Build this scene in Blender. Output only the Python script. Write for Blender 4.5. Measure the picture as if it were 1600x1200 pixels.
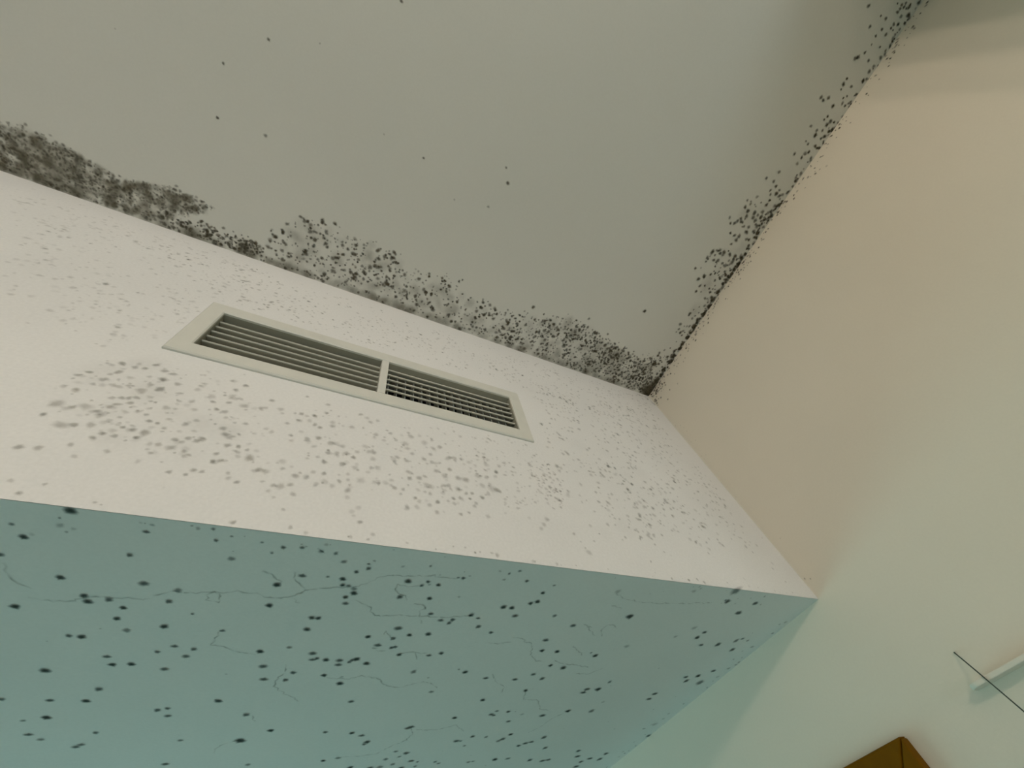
import bpy, bmesh, math, random
from mathutils import Matrix, Vector
import numpy as np

for o in list(bpy.data.objects):
    bpy.data.objects.remove(o, do_unlink=True)
scene = bpy.context.scene
COL = scene.collection

# ------------------------------------------------------------------ dimensions (metres)
CEIL = 2.9642            # high ceiling
DROP = 0.70              # height of the bulkhead face
SOF = CEIL - DROP        # underside of the bulkhead
# bulkhead face lies in y = 0, the adjoining wall in x = 0, the room is x < 0
ROOM_L, ROOM_F, ROOM_B = -3.4, -3.6, 3.0

# ------------------------------------------------------------------ camera
cam_data = bpy.data.cameras.new("camera")
cam = bpy.data.objects.new("camera", cam_data)
COL.objects.link(cam)
cam_data.sensor_fit = 'HORIZONTAL'
cam_data.sensor_width = 36.0
cam_data.lens = 14.5271
cam_data.shift_x = -0.01028
cam_data.shift_y = 0.01486
cam_data.clip_start = 0.01
right = Vector((0.882141, -0.426369, -0.200093))
down = Vector((0.262882, 0.798231, -0.541960))
fwd = Vector((0.390795, 0.425484, 0.816237))
m = Matrix.Identity(4)
for i in range(3):
    m[i][0] = right[i]; m[i][1] = -down[i]; m[i][2] = -fwd[i]
m[0][3], m[1][3], m[2][3] = -0.87923, -0.38699, 1.95
cam.matrix_world = m
scene.camera = cam

# ------------------------------------------------------------------ light and exposure
scene.view_settings.view_transform = 'Standard'
scene.view_settings.look = 'None'
scene.view_settings.gamma = 1.0
scene.view_settings.use_curve_mapping = False
scene.view_settings.exposure = -0.04
scene.cycles.transparent_max_bounces = 64

world = bpy.data.worlds.new("daylight")
scene.world = world
world.use_nodes = True
world.node_tree.nodes["Background"].inputs[0].default_value = (0.62, 0.80, 0.80, 1)
world.node_tree.nodes["Background"].inputs[1].default_value = 0.6


def area_light(name, loc, aim, sx, sy, power, colour):
    d = bpy.data.lights.new(name, 'AREA')
    d.shape = 'RECTANGLE'
    d.size, d.size_y = sx, sy
    d.energy = power
    d.color = colour
    o = bpy.data.objects.new(name, d)
    o.location = loc
    o.rotation_euler = (Vector(aim) - Vector(loc)).to_track_quat('-Z', 'Y').to_euler()
    COL.objects.link(o)
    return o


# daylight entering by the garden window below the bulkhead
area_light("daylight_garden", (-1.55, ROOM_B - 0.06, 1.25), (-1.4, 0.0, 0.9), 2.0, 1.5, 27.0, (0.40, 0.90, 0.90))
area_light("daylight_fill", (-1.35, ROOM_F + 0.08, 1.45), (-1.2, 0.0, 2.1), 1.3, 1.3, 21.0, (0.80, 0.92, 1.0))  # soft fill through an unseen window added behind the camera


# ------------------------------------------------------------------ helpers
def tag(o, label=None, cat=None, group=None, kind=None):
    if label: o["label"] = label
    if cat: o["category"] = cat
    if group: o["group"] = group
    if kind: o["kind"] = kind
    return o


def empty(name, loc):
    o = bpy.data.objects.new(name, None)
    o.location = loc
    o.empty_display_size = 0.05
    COL.objects.link(o)
    return o


def link(name, mesh, mat=None, parent=None):
    o = bpy.data.objects.new(name, mesh)
    COL.objects.link(o)
    if mat is not None and not mesh.materials:
        mesh.materials.append(mat)
    if parent is not None:
        o.parent = parent
        # geometry is written in world coordinates; parents only translate
        o.location = -parent.location
    return o


def box(bm, lo, hi):
    v = [bm.verts.new((x, y, z)) for x in (lo[0], hi[0]) for y in (lo[1], hi[1]) for z in (lo[2], hi[2])]
    for f in ((0, 1, 3, 2), (4, 6, 7, 5), (0, 4, 5, 1), (2, 3, 7, 6), (0, 2, 6, 4), (1, 5, 7, 3)):
        bm.faces.new([v[i] for i in f])
    return v


def finish(bm, name, bevel=0.0, segs=2):
    bmesh.ops.remove_doubles(bm, verts=bm.verts, dist=1e-6)
    bmesh.ops.recalc_face_normals(bm, faces=bm.faces)
    if bevel:
        bmesh.ops.bevel(bm, geom=list(bm.edges), offset=bevel, segments=segs, profile=0.5, affect='EDGES')
    me = bpy.data.meshes.new(name)
    bm.to_mesh(me)
    bm.free()
    return me


def box_mesh(name, lo, hi, bevel=0.0):
    bm = bmesh.new()
    box(bm, lo, hi)
    return finish(bm, name, bevel)


def prism(bm, pts, axis, a, b):
    """closed outline pts in the plane across axis, extruded from a to b"""
    def p(q, t):
        return {'x': (t, q[0], q[1]), 'y': (q[0], t, q[1]), 'z': (q[0], q[1], t)}[axis]
    A = [bm.verts.new(p(q, a)) for q in pts]
    B = [bm.verts.new(p(q, b)) for q in pts]
    n = len(pts)
    bm.faces.new(A); bm.faces.new(list(reversed(B)))
    for i in range(n):
        bm.faces.new([A[i], B[i], B[(i + 1) % n], A[(i + 1) % n]])


# ------------------------------------------------------------------ materials
def paint(name, colour, mottle=0.03, bump=0.06, rough=0.85, scale=1.0):
    mt = bpy.data.materials.new(name)
    mt.use_nodes = True
    nt = mt.node_tree
    b = nt.nodes["Principled BSDF"]
    b.inputs["Roughness"].default_value = rough
    b.inputs["Specular IOR Level"].default_value = 0.25
    tc = nt.nodes.new("ShaderNodeTexCoord")
    n1 = nt.nodes.new("ShaderNodeTexNoise")
    n1.inputs["Scale"].default_value = 5.0 * scale
    n1.inputs["Detail"].default_value = 6.0
    n2 = nt.nodes.new("ShaderNodeTexNoise")
    n2.inputs["Scale"].default_value = 260.0 * scale
    n2.inputs["Detail"].default_value = 3.0
    nt.links.new(tc.outputs["Object"], n1.inputs["Vector"])
    nt.links.new(tc.outputs["Object"], n2.inputs["Vector"])
    add = nt.nodes.new("ShaderNodeMath"); add.operation = 'ADD'
    nt.links.new(n1.outputs["Fac"], add.inputs[0])
    nt.links.new(n2.outputs["Fac"], add.inputs[1])
    mr = nt.nodes.new("ShaderNodeMapRange")
    mr.inputs[1].default_value = 0.6; mr.inputs[2].default_value = 1.4
    mr.inputs[3].default_value = 1.0 - mottle; mr.inputs[4].default_value = 1.0 + mottle
    nt.links.new(add.outputs[0], mr.inputs[0])
    vm = nt.nodes.new("ShaderNodeVectorMath"); vm.operation = 'SCALE'
    vm.inputs[0].default_value = colour
    nt.links.new(mr.outputs[0], vm.inputs["Scale"])
    nt.links.new(vm.outputs[0], b.inputs["Base Color"])
    bp = nt.nodes.new("ShaderNodeBump")
    bp.inputs["Strength"].default_value = bump
    bp.inputs["Distance"].default_value = 0.002
    nt.links.new(n2.outputs["Fac"], bp.inputs["Height"])
    nt.links.new(bp.outputs[0], b.inputs["Normal"])
    return mt


def plain(name, colour, rough=0.5, metal=0.0):
    mt = bpy.data.materials.new(name)
    mt.use_nodes = True
    nt = mt.node_tree
    b = nt.nodes["Principled BSDF"]
    b.inputs["Roughness"].default_value = rough
    b.inputs["Metallic"].default_value = metal
    tc = nt.nodes.new("ShaderNodeTexCoord")
    n = nt.nodes.new("ShaderNodeTexNoise"); n.inputs["Scale"].default_value = 40.0
    nt.links.new(tc.outputs["Object"], n.inputs["Vector"])
    mx = nt.nodes.new("ShaderNodeMix"); mx.data_type = 'RGBA'
    mx.inputs[6].default_value = tuple(c * 0.94 for c in colour) + (1,)
    mx.inputs[7].default_value = tuple(min(1, c * 1.06) for c in colour) + (1,)
    nt.links.new(n.outputs["Fac"], mx.inputs[0])
    nt.links.new(mx.outputs[2], b.inputs["Base Color"])
    return mt


def wood(name, dark, light):
    mt = bpy.data.materials.new(name)
    mt.use_nodes = True
    nt = mt.node_tree
    b = nt.nodes["Principled BSDF"]
    b.inputs["Roughness"].default_value = 0.6
    b.inputs["Specular IOR Level"].default_value = 0.08
    tc = nt.nodes.new("ShaderNodeTexCoord")
    mp = nt.nodes.new("ShaderNodeMapping")
    mp.inputs["Scale"].default_value = (9.0, 9.0, 1.2)
    n = nt.nodes.new("ShaderNodeTexNoise")
    n.inputs["Scale"].default_value = 6.0; n.inputs["Detail"].default_value = 8.0
    n.inputs["Distortion"].default_value = 1.2
    nt.links.new(tc.outputs["Object"], mp.inputs[0])
    nt.links.new(mp.outputs[0], n.inputs["Vector"])
    mx = nt.nodes.new("ShaderNodeMix"); mx.data_type = 'RGBA'
    mx.inputs[6].default_value = dark + (1,); mx.inputs[7].default_value = light + (1,)
    nt.links.new(n.outputs["Fac"], mx.inputs[0])
    nt.links.new(mx.outputs[2], b.inputs["Base Color"])
    return mt


def glow(name, colour, strength):
    mt = bpy.data.materials.new(name)
    mt.use_nodes = True
    b = mt.node_tree.nodes["Principled BSDF"]
    b.inputs["Base Color"].default_value = (0.9, 0.88, 0.84, 1)
    b.inputs["Emission Color"].default_value = colour + (1,)
    b.inputs["Emission Strength"].default_value = strength
    return mt


def mold(name, colour, grain=150.0):
    """soft mould colony: the vertex attribute 'growth' fades each spot out to its rim"""
    mt = bpy.data.materials.new(name)
    mt.use_nodes = True
    nt = mt.node_tree
    b = nt.nodes["Principled BSDF"]
    b.inputs["Base Color"].default_value = colour + (1,)
    b.inputs["Roughness"].default_value = 1.0
    b.inputs["Specular IOR Level"].default_value = 0.0
    at = nt.nodes.new("ShaderNodeAttribute"); at.attribute_name = "growth"
    tc = nt.nodes.new("ShaderNodeTexCoord")
    n = nt.nodes.new("ShaderNodeTexNoise")
    n.inputs["Scale"].default_value = grain; n.inputs["Detail"].default_value = 4.0
    nt.links.new(tc.outputs["Object"], n.inputs["Vector"])
    mr = nt.nodes.new("ShaderNodeMapRange")
    mr.inputs[1].default_value = 0.3; mr.inputs[2].default_value = 0.7
    mr.inputs[3].default_value = 0.7; mr.inputs[4].default_value = 1.15
    nt.links.new(n.outputs["Fac"], mr.inputs[0])
    mu = nt.nodes.new("ShaderNodeMath"); mu.operation = 'MULTIPLY'; mu.use_clamp = True
    nt.links.new(at.outputs["Fac"], mu.inputs[0]); nt.links.new(mr.outputs[0], mu.inputs[1])
    nt.links.new(mu.outputs[0], b.inputs["Alpha"])
    return mt


M_CEIL = paint("ceiling_paint", (0.74, 0.73, 0.68), 0.02, 0.03)
M_FACE = paint("bulkhead_paint", (0.82, 0.81, 0.80), 0.05, 0.12)
M_WALL = paint("wall_paint", (0.785, 0.74, 0.64), 0.02, 0.05)
M_SOF = paint("soffit_paint", (0.74, 0.76, 0.74), 0.03, 0.08)
M_FLOOR = paint("floor_tile", (0.30, 0.33, 0.31), 0.05, 0.02, 0.5)
M_VENT = plain("vent_enamel", (0.70, 0.69, 0.63), 0.5)
M_BLADE = plain("vent_blade_metal", (0.60, 0.59, 0.52), 0.55)
M_REVEAL_SHADE = plain("vent_reveal_shade", (0.33, 0.32, 0.26), 0.6)  # darker than the vent enamel: shade inside the opening put into the colour
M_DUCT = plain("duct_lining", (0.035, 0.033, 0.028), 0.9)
M_WOOD = wood("varnished_wood", (0.145, 0.056, 0.0006), (0.185, 0.088, 0.0010))
M_WHITE = plain("white_enamel", (0.80, 0.82, 0.78), 0.4)
M_RAIL = paint("ledge_paint", (0.78, 0.745, 0.655), 0.02, 0.03)
M_WIRE = plain("dark_wire", (0.06, 0.075, 0.055), 0.7)
M_BRASS = plain("brushed_metal", (0.45, 0.40, 0.32), 0.35, 1.0)
M_GLASS = glow("lamp_globe", (1.0, 0.79, 0.62), 232.0)
M_MOLD = mold("mold_olive", (0.115, 0.096, 0.062))
M_MOLD_PALE = mold("mold_pale", (0.20, 0.185, 0.135))
M_MOLD_PINK = mold("mold_pinkish", (0.27, 0.165, 0.13))
M_MOLD_SOF = mold("mold_green_black", (0.035, 0.055, 0.047), 220.0)
M_FILM = mold("mold_film", (0.25, 0.222, 0.155), 60.0)
M_THREAD = mold("mold_thread", (0.10, 0.135, 0.10), 120.0)

# ------------------------------------------------------------------ room shell
VX0, VX1, VZ0, VZ1 = -1.083, -0.560, CEIL - 0.403, CEIL - 0.287     # vent opening
T = 0.12

tag(link("ceiling", box_mesh("ceiling", (ROOM_L - T, ROOM_F - T, CEIL), (T, T, CEIL + T)), M_CEIL), kind="structure")
ceiling = bpy.data.objects["ceiling"]

bm = bmesh.new()          # bulkhead face with the opening for the vent
xs, zs = (ROOM_L - T, VX0, VX1, 0.0), (SOF, VZ0, VZ1, CEIL)
for i in range(3):
    for j in range(3):
        if i == 1 and j == 1:
            continue
        vs = [bm.verts.new((x, 0.0, z)) for x, z in ((xs[i], zs[j]), (xs[i + 1], zs[j]), (xs[i + 1], zs[j + 1]), (xs[i], zs[j + 1]))]
        bm.faces.new(vs)
bmesh.ops.remove_doubles(bm, verts=bm.verts, dist=1e-6)
ext = bmesh.ops.extrude_face_region(bm, geom=list(bm.faces))
for v in [g for g in ext["geom"] if isinstance(g, bmesh.types.BMVert)]:
    v.co.y += 0.10
    if v.co.z < SOF + 0.01:
        v.co.z += 0.10          # mitred against the underside
wall_bulkhead = tag(link("wall_bulkhead", finish(bm, "wall_bulkhead"), M_FACE), kind="structure")

ceiling_low = tag(link("ceiling_low", box_mesh("ceiling_low", (ROOM_L - T, 0.0005, SOF), (0.0, ROOM_B + T, SOF + 0.10)), M_SOF), kind="structure")
# keep the underside and the face on one sharp arris
for v in ceiling_low.data.vertices:
    if v.co.z > SOF + 0.05:
        v.co.y = max(v.co.y, 0.1005)

wall_right = tag(link("wall_right", box_mesh("wall_right", (0.0, ROOM_F - T, 0.0), (T, ROOM_B + T, CEIL)), M_WALL), kind="structure")
tag(link("wall_left", box_mesh("wall_left", (ROOM_L - T, ROOM_F - T, 0.0), (ROOM_L, ROOM_B + T, CEIL)), M_WALL), kind="structure")
tag(link("floor", box_mesh("floor", (ROOM_L - T, ROOM_F - T, -T), (T, ROOM_B + T, 0.0)), M_FLOOR), kind="structure")


def wall_with_window(name, y0, y1, x0, x1, z0, z1, top, n):
    bm = bmesh.new()
    box(bm, (ROOM_L, y0, 0), (x0, y1, top))
    box(bm, (x1, y0, 0), (0.0, y1, top))
    box(bm, (x0, y0, 0), (x1, y1, z0))
    box(bm, (x0, y0, z1), (x1, y1, top))
    tag(link(name, finish(bm, name), M_WALL), kind="structure")
    w = empty("window_%d" % n, ((x0 + x1) / 2, (y0 + y1) / 2, z0))
    tag(w, kind="structure")
    t, ym = 0.05, (y0 + y1) / 2
    for lo, hi in (((x0, ym - .03, z0), (x0 + t, ym + .03, z1)), ((x1 - t, ym - .03, z0), (x1, ym + .03, z1)),
                   ((x0 + t, ym - .03, z0), (x1 - t, ym + .03, z0 + t)), ((x0 + t, ym - .03, z1 - t), (x1 - t, ym + .03, z1)),
                   (((x0 + x1) / 2 - .02, ym - .025, z0 + t), ((x0 + x1) / 2 + .02, ym + .025, z1 - t))):
        link("window_frame", box_mesh("window_frame", lo, hi, 0.004), M_WHITE, w)


wall_with_window("wall_back", ROOM_B, ROOM_B + T, -2.6, -0.5, 0.45, 2.05, SOF, 1)
wall_with_window("wall_front", ROOM_F - T, ROOM_F, -2.05, -0.65, 0.75, 2.15, CEIL, 2)  # its window is unseen, added for the soft fill
# unseen return wall, added so its end throws upright shade on the adjoining wall
shadow_wall = tag(link("shadow_wall", box_mesh("shadow_wall", (-0.37, -1.26, 0.0), (0.0, -1.14, CEIL)), M_WALL), kind="structure")

LAMP_Z = 2.70
LAMP_GLOBES = [(-0.08, 0.14), (0.08, 0.045), (0.08, -0.14)]
# ------------------------------------------------------------------ ceiling lamp behind the camera
def lathe(bm, prof, c, n=24):
    rings = []
    for r, z in prof:
        rings.append([bm.verts.new((c[0] + r * math.cos(2 * math.pi * k / n), c[1] + r * math.sin(2 * math.pi * k / n), c[2] + z)) for k in range(n)])
    for a, b in zip(rings, rings[1:]):
        for k in range(n):
            bm.faces.new([a[k], a[(k + 1) % n], b[(k + 1) % n], b[k]])
    bm.faces.new(list(reversed(rings[0]))); bm.faces.new(rings[-1])


LX, LY = -1.45, -1.75
lamp = tag(empty("pendant_lamp", (LX, LY, CEIL)), "brushed metal pendant lamp with three frosted glass globes", "lamp")
bm = bmesh.new(); lathe(bm, [(0.07, -0.03), (0.075, -0.02), (0.075, 0.0)], (LX, LY, CEIL)); link("ceiling_rose", finish(bm, "ceiling_rose"), M_BRASS, lamp)
bm = bmesh.new(); lathe(bm, [(0.010, LAMP_Z - CEIL - 0.02), (0.010, -0.028)], (LX, LY, CEIL)); link("rod", finish(bm, "rod"), M_BRASS, lamp)
for dx, dy in LAMP_GLOBES:
    c = Vector((LX + dx, LY + dy, LAMP_Z))
    d = Vector((dx, dy, 0.0)) * (1 - 0.032 / math.hypot(dx, dy))
    a = Vector((LX, LY, LAMP_Z))
    bm = bmesh.new()
    bmesh.ops.create_cone(bm, cap_ends=True, segments=10, radius1=0.007, radius2=0.007, depth=d.length,
                          matrix=Matrix.Translation(a + d / 2) @ d.to_track_quat('Z', 'Y').to_matrix().to_4x4())
    link("arm", finish(bm, "arm"), M_BRASS, lamp)
    bm = bmesh.new()
    bmesh.ops.create_uvsphere(bm, u_segments=16, v_segments=10, radius=0.032, matrix=Matrix.Translation(c))
    g = link("globe", finish(bm, "globe"), M_GLASS, lamp)
    for f in g.data.polygons: f.use_smooth = True

# ------------------------------------------------------------------ air vent
vent = tag(empty("air_vent", ((VX0 + VX1) / 2, 0, VZ0)),
           "long off-white double louvred air vent set in the moldy bulkhead face", "air vent")
FO, FP = 0.027, 0.005     # flange width, how far it stands proud
x0, x1, z0, z1 = VX0 - 0.0242, VX1 + 0.0242, VZ0 - FO + 0.0008, VZ1 + FO - 0.0008     # opening 0.8 mm inside the hole in the wall
def ring_frame(name, prof, mat):
    bm = bmesh.new()
    rings = []
    for d, y in prof:
        fx, fz = d / FO * 0.025, d
        rings.append([bm.verts.new(q) for q in ((x0 + fx, y, z0 + fz), (x1 - fx, y, z0 + fz), (x1 - fx, y, z1 - fz), (x0 + fx, y, z1 - fz))])
    for a, b in zip(rings, rings[1:]):
        for k in range(4):
            bm.faces.new([a[k], a[(k + 1) % 4], b[(k + 1) % 4], b[k]])
    link(name, finish(bm, name), mat, vent)


ring_frame("flange", [(0.0, 0.0), (0.0, -FP * 0.6), (0.002, -FP), (FO - 0.002, -FP), (FO, -FP + 0.0015), (FO, 0.0)], M_VENT)
ring_frame("shaded_reveal", [(FO, 0.0), (FO, 0.060), (FO - 0.0006, 0.060)], M_REVEAL_SHADE)  # inner reveal of the flange, split off to carry the painted shade
MX0, MX1 = -0.8275, -0.8145
link("mullion", box_mesh("mullion", (MX0, -FP + 0.0008, VZ0 + 0.0010), (MX1, 0.055, VZ1 - 0.0010), 0.0008), M_VENT, vent)
NB = 6
for xa, xb, deg in ((VX0 + 0.0014, MX0 - 0.0004, 24), (MX1 + 0.0004, VX1 - 0.0014, 52)):     # the two halves are set to different angles
    # horizontal louvre blades: thin, rounded nose towards the room
    bm = bmesh.new()
    th, dp = 0.0018, 0.017
    outline = [(0.0, 0.0), (0.0012, th * 0.8), (0.004, th), (dp, th * 0.5), (dp, -th * 0.5), (0.004, -th), (0.0012, -th * 0.8)]
    tilt = math.radians(deg)     # inner edge higher: the air is thrown down into the room
    outline = [(y * math.cos(tilt) - z * math.sin(tilt), y * math.sin(tilt) + z * math.cos(tilt)) for y, z in outline]
    prism(bm, [(y, z) for y, z in outline], 'x', xa, xb)
    blade = finish(bm, "louver_blade")
    blade.materials.append(M_BLADE)
    for k in range(NB):
        o = link("louver_blade", blade, None, vent)
        o.location = Vector((0, 0.0040, VZ0 + (VZ1 - VZ0) * (0.100 + 0.148 * k))) - vent.location
    # upright deflector blades behind them
    n = 16
    step = (xb - xa) / n
    bm = bmesh.new()
    box(bm, (-0.0010, 0.0, VZ0 + 0.0012), (0.0010, 0.020, VZ1 - 0.0012))
    defl = finish(bm, "deflector_blade", 0.0004, 1)
    defl.materials.append(M_BLADE)
    for k in range(n):
        o = link("deflector_blade", defl, None, vent)
        o.location = Vector((xa + step * (k + 0.5), 0.0230, 0)) - vent.location
bm = bmesh.new()
box(bm, (VX0 + 0.0002, 0.0605, VZ0 + 0.0002), (VX1 - 0.0002, 0.40, VZ1 - 0.0002))
front = min(bm.faces, key=lambda f: f.calc_center_median().y)
bm.faces.remove(front)
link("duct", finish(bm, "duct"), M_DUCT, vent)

# ------------------------------------------------------------------ wooden door casing on the adjoining wall
door = tag(empty("door_1", (0, 0.5, 0)), "varnished brown wooden door with mitred casing below the bulkhead", kind="structure")
DT, DY0, DY1, CW, CT = CEIL - 0.897, 0.033, 1.03, 0.085, 0.018


def casing(name, quad):
    bm = bmesh.new()
    prism(bm, quad, 'x', -CT, 0.0)
    link(name, finish(bm, name, 0.003), M_WOOD, door)


casing("casing_header", [(DY0, DT), (DY1, DT), (DY1 - CW, DT - CW), (DY0 + CW, DT - CW)])
casing("casing_side", [(DY0, 0.0), (DY0, DT - 0.0012), (DY0 + CW, DT - CW - 0.0012), (DY0 + CW, 0.0)])
casing("casing_side", [(DY1, 0.0), (DY1, DT - 0.0012), (DY1 - CW, DT - CW - 0.0012), (DY1 - CW, 0.0)])
leaf = link("door_leaf", box_mesh("door_leaf", (-0.008, DY0 + CW + 0.003, 0.006), (0.0, DY1 - CW - 0.003, DT - CW - 0.003), 0.002), M_WOOD, door)
bm = bmesh.new()
box(bm, (-0.05, DY0 + CW + 0.06, 1.02), (-0.035, DY0 + CW + 0.19, 1.04))
box(bm, (-0.04, DY0 + CW + 0.06, 1.02), (-0.008, DY0 + CW + 0.08, 1.04))
link("door_handle", finish(bm, "door_handle"), M_BRASS, door)

# ------------------------------------------------------------------ slim ledge and wire on the adjoining wall
LZ, LE, LD = CEIL -0.8904, -0.0928, 0.025       # height, end and depth of the ledge
bm = bmesh.new()
plan = [(0.0, -1.33), (-LD, -1.33)]
for k in range(7):         # rounded free corner
    t = k / 6 * math.pi / 2
    plan.append((-LD + 0.014 - 0.014 * math.cos(t), LE - 0.014 + 0.014 * math.sin(t)))
plan.append((0.0, LE))
prism(bm, plan, 'z', LZ - 0.003, LZ + 0.003)
tag(link("wall_ledge", finish(bm, "wall_ledge", 0.001), M_RAIL), "slim pale ledge running level along the wall near the wooden casing", "ledge")
WIRE = ((-0.1157, -0.8548), (-0.1242, -0.9302))      # (y, z below the ceiling) of two points on the wire
bm = bmesh.new()
# fixed to the wall above the ledge, led out over its lip, then hanging free
pts = [Vector((-0.0008, -0.1072, CEIL - 0.8502))]
for k in range(8):
    t = 0.36 + k / 7 * 3.0
    pts.append(Vector((-0.0262, WIRE[0][0] + (WIRE[1][0] - WIRE[0][0]) * t, CEIL + WIRE[0][1] + (WIRE[1][1] - WIRE[0][1]) * t)))
ringsw = []
for i, p in enumerate(pts):
    t = (pts[min(i + 1, len(pts) - 1)] - pts[max(i - 1, 0)]).normalized()
    q = t.to_track_quat('Z', 'Y')
    ringsw.append([bm.verts.new(p + q @ Vector((0.0009 * math.cos(a * math.pi / 4), 0.0009 * math.sin(a * math.pi / 4), 0))) for a in range(8)])
for a, b in zip(ringsw, ringsw[1:]):
    for k in range(8):
        bm.faces.new([a[k], a[(k + 1) % 8], b[(k + 1) % 8], b[k]])
bm.faces.new(list(reversed(ringsw[0]))); bm.faces.new(ringsw[-1])
tag(link("hanging_wire", finish(bm, "hanging_wire"), M_WIRE), "thin dark wire hanging straight down in front of the slim pale ledge", "wire")

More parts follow.
